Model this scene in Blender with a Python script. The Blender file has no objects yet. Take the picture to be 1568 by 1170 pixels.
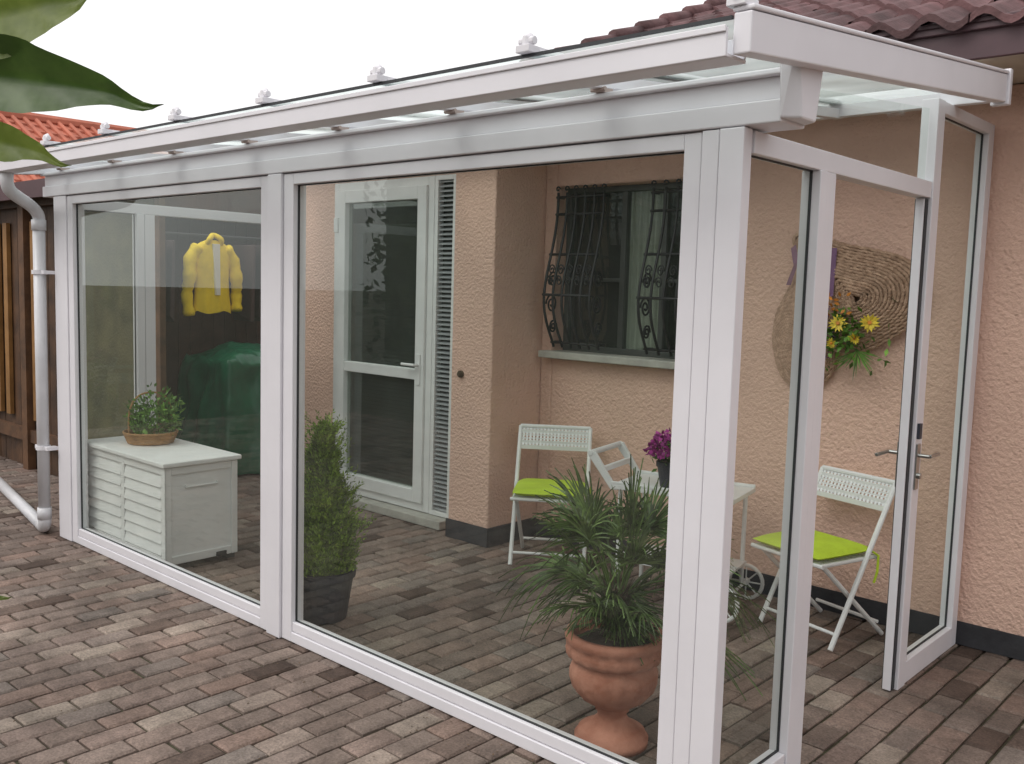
import bpy, math, random
from mathutils import Vector, Matrix, noise
random.seed(7)
R=random.random
def U(a,b): return a+(b-a)*R()
sc=bpy.context.scene
COL=sc.collection
V=Vector
# ---------------------------------------------------------------- materials
def newmat(name):
    m=bpy.data.materials.new(name);m.use_nodes=True
    nt=m.node_tree
    return m,nt,nt.nodes["Principled BSDF"]
def N(nt,t,**k):
    n=nt.nodes.new(t)
    for a,b in k.items(): setattr(n,a,b)
    return n
def mat(name,c,rough=.6,var=.12,scale=6,bump=0,bscale=40,metal=0,island=0,c2=None,spec=.5,coat=0,trans=0,bdist=.01):
    m,nt,p=newmat(name);L=nt.links.new
    tc=N(nt,"ShaderNodeTexCoord")
    no=N(nt,"ShaderNodeTexNoise");no.inputs["Scale"].default_value=scale;no.inputs["Detail"].default_value=6;no.inputs["Roughness"].default_value=.6
    L(tc.outputs["Object"],no.inputs["Vector"])
    cr=N(nt,"ShaderNodeValToRGB");cr.color_ramp.elements[0].position=.3;cr.color_ramp.elements[1].position=.7
    a=[x*(1-var) for x in c];b=list(c2) if c2 else [min(1,x*(1+var)) for x in c]
    cr.color_ramp.elements[0].color=(*a,1);cr.color_ramp.elements[1].color=(*b,1)
    L(no.outputs["Fac"],cr.inputs[0]);out=cr.outputs[0]
    if island:
        g=N(nt,"ShaderNodeNewGeometry");mr=N(nt,"ShaderNodeMapRange")
        mr.inputs[3].default_value=1-island;mr.inputs[4].default_value=1+island
        L(g.outputs["Random Per Island"],mr.inputs[0])
        mx=N(nt,"ShaderNodeMix",data_type='RGBA',blend_type='MULTIPLY');mx.inputs[0].default_value=1
        cmb=N(nt,"ShaderNodeCombineXYZ")
        for i in range(3): L(mr.outputs[0],cmb.inputs[i])
        L(out,mx.inputs[6]);L(cmb.outputs[0],mx.inputs[7]);out=mx.outputs[2]
    L(out,p.inputs["Base Color"])
    p.inputs["Roughness"].default_value=rough;p.inputs["Metallic"].default_value=metal
    p.inputs["Specular IOR Level"].default_value=spec
    p.inputs["Coat Weight"].default_value=coat
    if bump:
        n2=N(nt,"ShaderNodeTexNoise");n2.inputs["Scale"].default_value=bscale;n2.inputs["Detail"].default_value=5
        L(tc.outputs["Object"],n2.inputs["Vector"])
        bp=N(nt,"ShaderNodeBump");bp.inputs["Strength"].default_value=bump;bp.inputs["Distance"].default_value=bdist
        L(n2.outputs["Fac"],bp.inputs["Height"]);L(bp.outputs[0],p.inputs["Normal"])
    if trans:
        tr=N(nt,"ShaderNodeBsdfTranslucent");L(out,tr.inputs[0]);ms=N(nt,"ShaderNodeMixShader");ms.inputs[0].default_value=trans
        o=nt.nodes["Material Output"];L(p.outputs[0],ms.inputs[1]);L(tr.outputs[0],ms.inputs[2]);L(ms.outputs[0],o.inputs[0])
    return m
def glassmat(name,tint,boost=1.6,rough=0.0,dirt_haze=.03,transl=False):
    m,nt,p=newmat(name);L=nt.links.new;nt.nodes.remove(p);o=nt.nodes["Material Output"]
    g=N(nt,"ShaderNodeNewGeometry");mx=N(nt,"ShaderNodeMix",data_type='FLOAT');mx.inputs[2].default_value=1.45;mx.inputs[3].default_value=1/1.45
    L(g.outputs["Backfacing"],mx.inputs[0])
    f=N(nt,"ShaderNodeFresnel");L(mx.outputs[0],f.inputs[0])
    mu=N(nt,"ShaderNodeMath",operation='MULTIPLY',use_clamp=True);mu.inputs[1].default_value=boost;L(f.outputs[0],mu.inputs[0])
    t=N(nt,"ShaderNodeBsdfTransparent");t.inputs[0].default_value=(*tint,1)
    gl=N(nt,"ShaderNodeBsdfGlossy");gl.inputs["Roughness"].default_value=rough;gl.inputs["Color"].default_value=(.92,1,.96,1)
    ms=N(nt,"ShaderNodeMixShader");L(mu.outputs[0],ms.inputs[0]);L(t.outputs[0],ms.inputs[1]);L(gl.outputs[0],ms.inputs[2])
    if transl:
        df=N(nt,"ShaderNodeBsdfTranslucent");df.inputs[0].default_value=(.82,.90,.88,1)  # translucent film that brightens the glass, in place of a dull dirt layer
    else:
        df=N(nt,"ShaderNodeBsdfDiffuse");df.inputs[0].default_value=(.6,.65,.62,1)
    tc=N(nt,"ShaderNodeTexCoord");no=N(nt,"ShaderNodeTexNoise");no.inputs["Scale"].default_value=3;L(tc.outputs["Object"],no.inputs["Vector"])
    m2=N(nt,"ShaderNodeMath",operation='MULTIPLY');m2.inputs[1].default_value=dirt_haze;L(no.outputs["Fac"],m2.inputs[0])
    ms2=N(nt,"ShaderNodeMixShader");L(m2.outputs[0],ms2.inputs[0]);L(ms.outputs[0],ms2.inputs[1]);L(df.outputs[0],ms2.inputs[2]);L(ms2.outputs[0],o.inputs[0])
    return m
M={}
M['white']=mat("white_powdercoat",(.755,.74,.775),.38,.05,2.2)
M['whitep']=mat("white_paint",(.77,.78,.775),.5,.06,5)
M['gasket']=mat("rubber_gasket",(.03,.032,.035),.6)
M['glass']=glassmat("window_glass",(.865,.89,.865),1.35,dirt_haze=.035)
M['roofglass']=glassmat("roof_glass",(.80,.86,.84),.35,dirt_haze=.6,transl=True)  # dust film made strong and translucent so the roof panes look bright
M['pink']=mat("peach_render",(.74,.495,.395),.92,.07,1.6,bump=1.0,bscale=60,bdist=.014)
M['plinth']=mat("bitumen_plinth",(.035,.035,.04),.8,.3,8,bump=.3)
M['brown']=mat("brown_fascia",(.075,.038,.045),.5,.2,4)
M['steel']=mat("brushed_steel",(.45,.45,.44),.3,.05,20,metal=1)
M['black']=mat("black_plastic",(.02,.02,.022),.5)
M['iron']=mat("wrought_iron",(.018,.018,.02),.5,.3,20)
M['terra']=mat("terracotta",(.42,.14,.08),.78,.3,7,bump=.3,bscale=60,c2=(.56,.26,.18))
M['soil']=mat("soil",(.05,.035,.025),.95,.3,30,bump=1)
M['slate']=mat("dark_planter",(.03,.033,.045),.5,.2,6)
M['wicker']=mat("wicker",(.36,.20,.08),.8,.3,25,bump=.6,bscale=120)
M['straw']=mat("straw_weave",(.44,.275,.18),.92,.25,40,bump=.9,bscale=170,island=.12,c2=(.62,.42,.30))
M['cush']=mat("lime_cushion",(.49,.66,.04),.88,.12,7,bump=.5,bscale=160)
M['conifer']=mat("conifer_foliage",(.11,.22,.02),.7,.4,10,island=.6,c2=(.30,.44,.05))
M['palm']=mat("palm_leaf",(.05,.10,.022),.42,.3,8,island=.5,c2=(.13,.20,.05))
M['green']=mat("leaf_green",(.06,.16,.02),.55,.3,12,island=.55,c2=(.15,.29,.04))
M['added_hedge']=mat("added_hedge_leaf",(.03,.06,.015),.6,.3,4,island=.5,c2=(.06,.10,.03))  # for the unseen hedge added to darken the glass reflections
M['bark']=mat("bark",(.10,.07,.045),.9,.3,30,bump=1,bscale=60)
M['tarp']=mat("green_tarpaulin",(.010,.13,.065),.30,.25,5,bump=.6,bscale=12)
M['yellow']=mat("yellow_fabric",(.84,.62,.01),.75,.1,12,bump=.25)
M['wfab']=mat("white_fabric",(.72,.71,.62),.8,.05)
M['wood']=mat("stained_planks",(.06,.030,.016),.6,.35,6,bump=.3,island=.45,c2=(.12,.058,.026))
M['redwood']=mat("dark_brick_boards",(.060,.019,.013),.85,.3,6,bump=.3,island=.35,c2=(.09,.032,.02))
M['olive']=mat("olive_screen",(.08,.075,.035),.8,.35,5,bump=.8,bscale=50,c2=(.13,.12,.055))
M['amber']=mat("amber_board",(.26,.13,.04),.5,.3,5)
M['redtile']=mat("red_roof_tile",(.42,.13,.08),.8,.2,3,bump=.6,bscale=12)
M['tile']=mat("weathered_roof_tile",(.075,.032,.032),.8,.35,5,bump=.5,bscale=50,island=.35,c2=(.17,.085,.088))
M['sill']=mat("stone_sill",(.42,.41,.37),.8,.15,12,bump=.3)
M['curtain']=mat("pale_curtain",(.38,.41,.35),.8,.12,4)
M['darkframe']=mat("dark_window_frame",(.07,.075,.07),.4)
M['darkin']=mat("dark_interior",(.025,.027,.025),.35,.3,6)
M['blind']=mat("dark_blind",(.050,.058,.054),.6,.25,5)
M['vent']=mat("grey_vent_slat",(.34,.36,.37),.5)
M['daisy']=mat("yellow_petal",(.72,.54,.05),.6,island=.2)
M['orange']=mat("orange_petal",(.60,.22,.03),.6,island=.3)
M['purple']=mat("purple_petal",(.30,.02,.20),.6,island=.4)
M['ribbon']=mat("purple_ribbon",(.17,.08,.17),.6)
M['cream']=mat("cream_render",(.50,.45,.38),.9)
M['pvc']=mat("white_drainpipe",(.62,.62,.64),.35,.08)
M['joint']=mat("paver_joint",(.06,.043,.031),.95,.4,20,bump=.8,c2=(.065,.065,.03))
M['litter']=mat("dry_leaf_litter",(.10,.06,.03),.9,.3,20,island=.6)
M['bigleaf']=mat("glossy_leaf",(.045,.095,.02),.35,.25,30,c2=(.08,.14,.03),trans=.3)
M['bigleaf2']=mat("young_leaf",(.13,.19,.03),.4,.2,30,c2=(.22,.28,.06),trans=.5)
def pavermat():
    m,nt,p=newmat("concrete_paver");L=nt.links.new
    g=N(nt,"ShaderNodeNewGeometry")
    cr=N(nt,"ShaderNodeValToRGB");e=cr.color_ramp.elements
    e[0].position=0;e[0].color=(.082,.055,.043,1);e[1].position=1;e[1].color=(.31,.255,.21,1)
    for pos,c in ((.06,(.12,.084,.068)),(.13,(.170,.127,.106)),(.33,(.210,.163,.138)),(.52,(.245,.170,.138)),(.68,(.205,.172,.150)),(.80,(.235,.172,.145)),(.90,(.27,.215,.18))):
        k=e.new(pos);k.color=(*c,1)
    L(g.outputs["Random Per Island"],cr.inputs[0])
    def nz(s,d=5,r=.6):
        n=N(nt,"ShaderNodeTexNoise");n.inputs["Scale"].default_value=s;n.inputs["Detail"].default_value=d;n.inputs["Roughness"].default_value=r
        L(g.outputs["Position"],n.inputs["Vector"]);return n
    big=nz(1.1,7,.68);r1=N(nt,"ShaderNodeMapRange");r1.inputs[1].default_value=.35;r1.inputs[2].default_value=.62;r1.inputs[3].default_value=.55;r1.inputs[4].default_value=1.2;L(big.outputs[0],r1.inputs[0])
    fine=nz(110,3,.7);r2=N(nt,"ShaderNodeMapRange");r2.inputs[1].default_value=.3;r2.inputs[2].default_value=.7;r2.inputs[3].default_value=.66;r2.inputs[4].default_value=1.3;L(fine.outputs[0],r2.inputs[0])
    md=nz(9,5,.7);r3=N(nt,"ShaderNodeMapRange");r3.inputs[1].default_value=.3;r3.inputs[2].default_value=.7;r3.inputs[3].default_value=.70;r3.inputs[4].default_value=1.22;L(md.outputs[0],r3.inputs[0])
    a=N(nt,"ShaderNodeMath",operation='MULTIPLY');L(r1.outputs[0],a.inputs[0]);L(r2.outputs[0],a.inputs[1])
    b=N(nt,"ShaderNodeMath",operation='MULTIPLY');L(a.outputs[0],b.inputs[0]);L(r3.outputs[0],b.inputs[1])
    s=N(nt,"ShaderNodeVectorMath",operation='SCALE');L(cr.outputs[0],s.inputs[0]);L(b.outputs[0],s.inputs[3])
    L(s.outputs[0],p.inputs["Base Color"]);p.inputs["Roughness"].default_value=.85;p.inputs["Specular IOR Level"].default_value=.3
    bp=N(nt,"ShaderNodeBump");bp.inputs["Strength"].default_value=.7;bp.inputs["Distance"].default_value=.004;L(fine.outputs[0],bp.inputs["Height"]);L(bp.outputs[0],p.inputs["Normal"])
    return m
M['paver']=pavermat()
# ---------------------------------------------------------------- builders
def empty(name,loc=(0,0,0),rz=0):
    e=bpy.data.objects.new(name,None);e.location=loc;e.rotation_euler=(0,0,rz);e.empty_display_size=.1;COL.objects.link(e);return e
class B:
    def __init__(s): s.v=[];s.f=[]
    def box(s,x0,x1,y0,y1,z0,z1):
        n=len(s.v);c=[(x,y,z) for z in (z0,z1) for x,y in ((x0,y0),(x1,y0),(x1,y1),(x0,y1))]
        s.v+=c;s.f+=[(n,n+3,n+2,n+1),(n+4,n+5,n+6,n+7),(n,n+1,n+5,n+4),(n+1,n+2,n+6,n+5),(n+2,n+3,n+7,n+6),(n+3,n,n+4,n+7)];return s
    def hexa(s,c):
        n=len(s.v);s.v+=[tuple(q) for q in c];s.f+=[(n,n+3,n+2,n+1),(n+4,n+5,n+6,n+7),(n,n+1,n+5,n+4),(n+1,n+2,n+6,n+5),(n+2,n+3,n+7,n+6),(n+3,n,n+4,n+7)];return s
    def quad(s,a,b,c,d):
        n=len(s.v);s.v+=[tuple(a),tuple(b),tuple(c),tuple(d)];s.f.append((n,n+1,n+2,n+3));return s
    def tri(s,a,b,c):
        n=len(s.v);s.v+=[tuple(a),tuple(b),tuple(c)];s.f.append((n,n+1,n+2));return s
    def tube(s,pts,r,k=8,closed=False,caps=True):
        pts=[V(p) for p in pts];m=len(pts);n0=len(s.v);up=None
        for i,p in enumerate(pts):
            if closed: t=pts[(i+1)%m]-pts[i-1]
            else: t=pts[min(i+1,m-1)]-pts[max(i-1,0)]
            t.normalize()
            if up is None:
                up=V((0,0,1)) if abs(t.z)<.9 else V((1,0,0))
            a=t.cross(up);a.normalize();up=a.cross(t);up.normalize()
            rr=r[i] if isinstance(r,(list,tuple)) else r
            for j in range(k):
                q=2*math.pi*(j+.5)/k;s.v.append(tuple(p+a*math.cos(q)*rr+up*math.sin(q)*rr))
        for i in range(m if closed else m-1):
            i2=(i+1)%m
            for j in range(k):
                j2=(j+1)%k;s.f.append((n0+i*k+j,n0+i*k+j2,n0+i2*k+j2,n0+i2*k+j))
        if caps and not closed:
            s.f.append(tuple(n0+j for j in reversed(range(k))));s.f.append(tuple(n0+(m-1)*k+j for j in range(k)))
        return s
    def lathe(s,prof,cx=0,cy=0,k=32,fn=None,cap=True):
        n0=len(s.v)
        for i,(r,z) in enumerate(prof):
            for j in range(k):
                a=2*math.pi*j/k;rr=r*(fn(i,a,z) if fn else 1);s.v.append((cx+rr*math.cos(a),cy+rr*math.sin(a),z))
        for i in range(len(prof)-1):
            for j in range(k):
                j2=(j+1)%k;s.f.append((n0+i*k+j,n0+i*k+j2,n0+(i+1)*k+j2,n0+(i+1)*k+j))
        if cap:
            s.f.append(tuple(n0+j for j in reversed(range(k))));m=len(prof)-1;s.f.append(tuple(n0+m*k+j for j in range(k)))
        return s
    def obj(s,name,m,parent=None,smooth=False,bevel=0,sub=0):
        me=bpy.data.meshes.new(name);me.from_pydata(s.v,[],s.f);me.update()
        me.materials.append(M[m] if isinstance(m,str) else m)
        if smooth:
            me.polygons.foreach_set("use_smooth",[True]*len(me.polygons))
        o=bpy.data.objects.new(name,me);COL.objects.link(o)
        if parent: o.parent=parent
        if bevel:
            b=o.modifiers.new("b","BEVEL");b.width=bevel;b.segments=2;b.limit_method='ANGLE'
        return o
def smoothpts(pts,n=6,closed=False):
    pts=[V(p) for p in pts];out=[];m=len(pts)
    for i in range(m if closed else m-1):
        if closed: p0,p1,p2,p3=pts[i-1],pts[i],pts[(i+1)%m],pts[(i+2)%m]
        else: p0,p1,p2,p3=pts[max(i-1,0)],pts[i],pts[i+1],pts[min(i+2,m-1)]
        for k in range(n):
            t=k/n;out.append(.5*((2*p1)+(p2-p0)*t+(2*p0-5*p1+4*p2-p3)*t*t+(3*p1-p0-3*p2+p3)*t*t*t))
    if not closed: out.append(pts[-1])
    return out
def rdir():
    while 1:
        v=V((U(-1,1),U(-1,1),U(-1,1)))
        if .05<v.length<1: return v.normalized()
def leafq(b,p,d,n,l,w):
    d=d.normalized();s=d.cross(n)
    if s.length<1e-3: s=d.cross(V((.3,.5,.8)))
    s.normalize();b.quad(p,p+d*l*.45+s*w*.5,p+d*l,p+d*l*.45-s*w*.5)
# ---------------------------------------------------------------- ground
gb=B();gb.quad((-150,-150,-.016),(150,-150,-.016),(150,150,-.016),(-150,150,-.016));gb.obj("ground","joint")
pv=B()
def block(xa,xb,ya,yb):
    g=.005;c=.009;z=U(-.004,.0012);tx=U(-.018,.018);ty=U(-.018,.018)
    xa+=g+U(-.0025,.0025);ya+=g+U(-.0025,.0025);xb-=g+U(-.0025,.0025);yb-=g+U(-.0025,.0025);cx=(xa+xb)/2;cy=(ya+yb)/2
    n=len(pv.v)
    for (x,y) in ((xa,ya),(xb,ya),(xb,yb),(xa,yb)): pv.v.append((x,y,-.017))
    for (x,y) in ((xa,ya),(xb,ya),(xb,yb),(xa,yb)): pv.v.append((x,y,z-.007+tx*(x-cx)+ty*(y-cy)))
    for (x,y) in ((xa+c,ya+c),(xb-c,ya+c),(xb-c,yb-c),(xa+c,yb-c)): pv.v.append((x+U(-.001,.001),y+U(-.001,.001),z+tx*(x-cx)+ty*(y-cy)))
    for o in (0,4):
        for i in range(4): pv.f.append((n+o+i,n+o+(i+1)%4,n+o+4+(i+1)%4,n+o+4+i))
    pv.f.append((n+8,n+9,n+10,n+11))
PW,PL=.108,.196
x=-9.6;k=0
while x<2.3:
    y=-2.4-(PL/2 if k%2 else 0)+U(-.008,.008)
    while y<5.0: block(x,x+PW,y,y+PL);y+=PL
    x+=PW;k+=1
pv.obj("paving","paver")
lt=B()
for i in range(420):
    if R()<.55: p=V((U(-7,-.4),2.33-abs(random.gauss(0,.12))-.02,U(.001,.004)))
    else: p=V((U(-7,1),U(.4,2.2),U(.001,.004)))
    d=rdir();d.z*=.15;leafq(lt,p,d,V((0,0,1)),U(.005,.018),U(.003,.008))
lt.obj("leaf_litter","litter")
# ---------------------------------------------------------------- conservatory
con=empty("glass_conservatory")
FY=2.33;D=.065
fr=B()
ZB=1.993
def fb(xa,xb,za,zb,ya=FY,yb=None): fr.box(xa,xb,ya,(yb or ya+D),za,zb)
fb(-5.70,-5.535,0,ZB,FY-.006,FY+.10)
fb(-5.531,-5.465,.002,ZB-.002)
fb(-3.59,-3.526,.002,ZB-.002)
fb(-3.522,-3.424,0,ZB,FY-.012,FY+.10)
fb(-3.420,-3.352,.002,ZB-.002)
fb(-1.484,-1.428,.002,ZB-.002,FY,FY+.033)
fb(-1.424,-1.370,0,ZB,FY-.006,FY+.034)
fb(-1.366,-1.292,0,ZB,FY-.012,FY+.035)
for xa,xb in ((-5.465,-3.59),(-3.352,-1.484)):
    fb(xa,xb,.002,.045,FY,FY+D);fb(xa,xb,.048,.088,FY+.006,FY+D-.005)
    fb(xa,xb,1.946,ZB-.002)
fr.obj("front_frame","white",con,bevel=.003)
ga=B()
for xa,xb in ((-5.465,-3.59),(-3.352,-1.484)):
    y_=FY+.022
    ga.box(xa,xa+.005,y_,y_+.008,.088,1.946);ga.box(xb-.005,xb,y_,y_+.008,.088,1.946)
    ga.box(xa+.005,xb-.005,y_,y_+.008,.088,.092);ga.box(xa+.005,xb-.005,y_,y_+.008,1.942,1.946)
for x in (-5.533,-3.524,-3.422): ga.box(x-.0019,x+.0019,FY+.012,FY+.05,0.004,1.985)
for x in (-1.426,-1.368): ga.box(x-.0019,x+.0019,FY+.010,FY+.030,0.004,1.985)
gl=B()
for xa,xb in ((-5.462,-3.593),(-3.349,-1.487)): gl.quad((xa,FY+.0265,.09),(xb,FY+.0265,.09),(xb,FY+.0265,1.944),(xa,FY+.0265,1.944))
def side(X,left=False):
    s=B();xa,xb=(X-.055,X) if not left else (X,X+.055)
    y1=2.367 if not left else 2.432
    s.box(xa+.02,xb-.01,y1,y1+.012,.002,ZB-.002)
    ys=y1+.012
    s.box(xa,xb,ys,2.785,.002,.082);s.box(xa,xb,ys,3.88 if left else 3.752,1.930,ZB-.002)
    s.box(xa-.004,xb+.004,2.790,2.838,0,1.930);s.box(xa,xb,2.842,2.908,.002,1.930)
    if not left:
        s.box(xa-.004,xb+.004,3.755,3.832,0,2.30)
        s.box(xa+.01,xb-.012,3.718,3.726,.004,1.928)
        s.box(xa,xb,3.832,4.395,.002,.095);s.box(xa,xb,4.395,4.465,.002,2.30)
        s.box(xa,xb,3.832,4.395,2.255,2.30)
    else:
        s.box(xa,xb,3.88,3.95,.002,1.985)
    xm=(xa+xb)/2
    gl.quad((xm,ys,.082),(xm,2.79,.082),(xm,2.79,1.930),(xm,ys,1.930))
    def zq(y): return 2.13+.094*(y-2.33)
    gl.quad((xm,ys,ZB),(xm,3.75,ZB),(xm,3.75,zq(3.75)),(xm,ys,zq(ys)))
    if not left:
        gl.quad((xm,3.832,.095),(xm,4.395,.095),(xm,4.395,2.255),(xm,3.832,2.255))
    def gk(ya,yb,za,zb):
        for u,w in ((ya,ya+.004),(yb-.004,yb)): ga.box(xm-.004,xm+.004,u,w,za,zb)
        ga.box(xm-.004,xm+.004,ya+.004,yb-.004,za,za+.004);ga.box(xm-.004,xm+.004,ya+.004,yb-.004,zb-.004,zb)
    gk(ys,2.79,.082,1.930)
    if not left: gk(3.832,4.395,.095,2.255);ga.box(xm-.022,xm+.018,3.7265,3.7545,.006,1.925)
    ga.box(xm-.02,xm+.02,2.8385,2.8415,.004,1.925)
    s.obj("side_frame_"+("b" if left else "a"),"white",con,bevel=.003)
side(-1.292);side(-5.695,True)
ga.obj("gaskets","gasket",con);
# beam
bm=B()
bm.box(-5.84,-1.19,FY-.010,FY+.13,1.996,2.056);bm.box(-5.84,-1.19,FY+.004,FY+.13,2.056,2.116);bm.box(-5.84,-1.19,FY-.022,FY+.13,2.116,2.132)
bm.obj("front_beam","white",con,bevel=.004)
cb=B();cb.hexa([(-1.19,FY-.02,2.004),(-1.145,FY+.02,2.004),(-1.145,FY+.10,2.004),(-1.19,FY+.13,2.004),(-1.19,FY-.040,2.20),(-1.14,FY-.03,2.20),(-1.14,FY+.13,2.20),(-1.19,FY+.13,2.20)])
cb.obj("beam_end_cap","white",con,bevel=.006)
# roof
def zr(y): return 2.150+.090*(y-2.33)
Y0,Y1=2.0,3.97
rx=[-1.140-.6300*k for k in range(8)]
ra=B()
for i,x in enumerate(rx[1:]):
    ra.hexa([(x-.018,Y0+.06,zr(Y0)),(x+.018,Y0+.06,zr(Y0)),(x+.018,Y1,zr(Y1)),(x-.018,Y1,zr(Y1)),(x-.018,Y0+.06,zr(Y0)+.04),(x+.018,Y0+.06,zr(Y0)+.04),(x+.018,Y1,zr(Y1)+.04),(x-.018,Y1,zr(Y1)+.04)])
    ra.hexa([(x-.028,Y0,zr(Y0)+.062),(x+.028,Y0,zr(Y0)+.062),(x+.028,Y1,zr(Y1)+.062),(x-.028,Y1,zr(Y1)+.062),(x-.028,Y0,zr(Y0)+.072),(x+.028,Y0,zr(Y0)+.072),(x+.028,Y1,zr(Y1)+.072),(x-.028,Y1,zr(Y1)+.072)])
ra.obj("roof_rafters","white",con,bevel=.003)
er=B();YE=3.915
for xa,xb in ((-1.148,-1.102),(-5.86,-5.80)):
    er.hexa([(xa,1.985,2.092),(xb,1.985,2.092),(xb,YE,2.29),(xa,YE,2.29),(xa,1.985,2.186),(xb,1.985,2.186),(xb,YE,2.390),(xa,YE,2.390)])
    er.hexa([(xa-.004,1.985,2.188),(xb+.005,1.985,2.188),(xb+.005,YE,2.392),(xa-.004,YE,2.392),(xa-.004,1.985,2.200),(xb+.005,1.985,2.200),(xb+.005,YE,2.404),(xa-.004,YE,2.404)])
er.box(-1.158,-1.092,YE+.002,YE+.03,2.28,2.412)
er.obj("edge_rafters","white",con,bevel=.004)
gu=B()
xa,xb=-5.80,-1.150
gu.box(xa,xb,1.9695,2.055,2.086,2.095);gu.box(xa,xb,1.960,1.969,2.086,2.152);gu.box(xa,xb,2.047,2.055,2.0955,2.145);gu.box(xa,xb,1.954,1.9595,2.140,2.155)
gu.obj("gutter","white",con,bevel=.002)
wp=B();wp.box(-5.80,-1.150,3.93,3.968,2.300,2.385);wp.obj("back_wall_profile","white",con,bevel=.003)
gt=zr(Y0)+.056
gl.obj("glass_panes","glass",con)
rg=B();rg.quad((-5.80,1.99,zr(1.99)+.056),(-1.150,1.99,zr(1.99)+.056),(-1.150,3.93,zr(3.93)+.056),(-5.80,3.93,zr(3.93)+.056));rg.obj("roof_glass","roofglass",con)
ge=B();ge.box(-5.80,-1.150,1.980,1.989,gt-.004,gt+.004);ge.obj("glass_edge_seal","gasket",con)
kn=B()
for x in rx:
    z=gt+.014 if x<-1.2 else 2.210
    kn.box(x-.024,x+.024,1.975 if x>-1.2 else 1.957,2.04,z-.010,z+.010)
    kn.tube([(x,1.975,z+.010),(x,1.975,z+.030),(x,1.99,z+.037)],.013,8);kn.tube([(x-.026,1.98,z+.023),(x+.026,1.98,z+.023)],.012,8)
kn.obj("rafter_clamps","white",con,bevel=.002)
br=B()
for x in rx: br.box(x-.016,x+.016,FY-.03,FY+.02,2.1325,zr(FY)-.001);br.tube([(x-.026,FY-.03,2.140),(x+.026,FY-.03,2.140)],.007,6)
br.obj("rafter_brackets",mat("bracket_primer",(.42,.33,.30),.5),con)
hd=B();hx=-1.288
hd.box(hx+.001,hx+.008,3.765,3.800,.81,.99)
hd.box(hx-.071,hx-.064,3.765,3.800,.81,.99)
hd.tube([(hx-.11,3.78,.945),(hx+.050,3.78,.945)],.008,8)
hd.tube([(hx+.050,3.78,.945),(hx+.050,3.88,.945)],.008,8);hd.tube([(hx-.11,3.78,.945),(hx-.11,3.66,.945)],.008,8)
hd.tube([(hx+.006,3.78,.865),(hx+.022,3.78,.865)],.012,8)
hd.obj("door_handle","steel",con,bevel=.002)
kb=B();kb.box(hx+.001,hx+.012,3.765,3.79,1.01,1.07);kb.obj("door_latch","slate",con)
# ---------------------------------------------------------------- downpipe
dp=empty("drainpipe")
b=B();px,py=-5.775,2.27
path=smoothpts([(-5.52,2.01,2.085),(-5.52,2.01,2.03),(-5.56,2.05,1.985),(-5.72,2.21,1.93),(px,py,1.88),(px,py,1.80)],6)
b.tube(path,.034,14);b.tube([(px,py,1.82),(px,py,.12)],.034,14)
b.tube(smoothpts([(px,py,.13),(px,py,.08),(px-.04,py+.01,.045),(px-.12,py+.03,.036)],5),.036,14);b.tube([(px-.10,py+.025,.036),(px-1.6,py+.30,.036)],.034,14)
b.tube([(px,py,1.80),(px,py,1.86)],.040,14);b.tube([(px,py,.10),(px,py,.17)],.040,14)
b.obj("pipe","pvc",dp,smooth=True)
b=B()
for z in (1.56,.53):
    b.tube([(px,py,z-.012),(px,py,z+.012)],.041,14);b.box(px+.03,px+.075,py-.008,py+.055,z-.01,z+.01);b.box(px-.07,px-.035,py-.02,py+.01,z-.012,z+.012)
b.obj("pipe_clips","white",dp)
# ---------------------------------------------------------------- house
ho=empty("peach_house");WY=4.49
b=B()
b.box(-3.83,-3.74,WY,WY+.3,0,2.47)
b.box(-3.74,-2.55,WY,WY+.3,0,1.13);b.box(-3.74,-2.55,WY,WY+.3,2.16,2.47);b.box(-2.55,6,WY,WY+.3,0,2.47)
b.box(6,6.3,WY,12,0,2.47)
b.box(-4.17,-3.832,4.05,WY+.3,0,2.47)
b.box(-6.0,-5.535,4.22,4.50,0,2.47);b.box(-5.535,-4.172,4.225,4.5,2.245,2.47);b.box(-4.29,-4.172,4.225,4.5,0,2.245);b.box(-6.02,-6.0,4.24,9,0,2.47)
b.obj("walls","pink",ho,bevel=.018)
b=B()
b.box(-4.178,-3.822,4.038,4.048,0,.115);b.box(-3.828,-3.816,4.05,WY-.012,0,.115);b.box(-3.82,6,WY-.012,WY-.002,0,.105);b.box(-6.0,-5.54,4.208,4.218,0,.10)
b.obj("plinth","plinth",ho)
b=B();b.box(-4.0,6.4,3.95,3.975,2.47,2.605);b.box(-4.0,6.4,3.93,3.949,2.575,2.62);b.box(-4.0,-3.97,3.976,9,2.47,2.61)
b.obj("fascia","brown",ho,bevel=.003)
b=B();b.box(-3.969,6.4,3.976,WY+.2,2.472,2.49);b.box(-6.02,-4.001,3.985,9,2.475,2.50);b.obj("soffit","cream",ho)
b=B()
tw,th,pitch=.20,.30,.40
for r in range(17):
    ncol=int(10.4/tw)
    for c in range(ncol):
        cx=-4.05+c*tw;dz=U(-.006,.006);dy_=U(-.012,.012);n0=len(b.v);K=8
        for (yy,zo) in ((0,-.012),(0,.018),(th+.03,-.004)):
            for k in range(K+1):
                xx=cx+k*tw/K*.985;w=.026*math.sin(k/K*math.pi*2)
                b.v.append((xx,3.90+r*th+yy+dy_,2.615+(r*th+yy)*pitch+zo+w+dz))
        for q in range(2):
            for k in range(K):
                i0=n0+q*(K+1)+k;b.f.append((i0,i0+1,i0+K+2,i0+K+1))
b.obj("tiled_roof","tile",ho)
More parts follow.
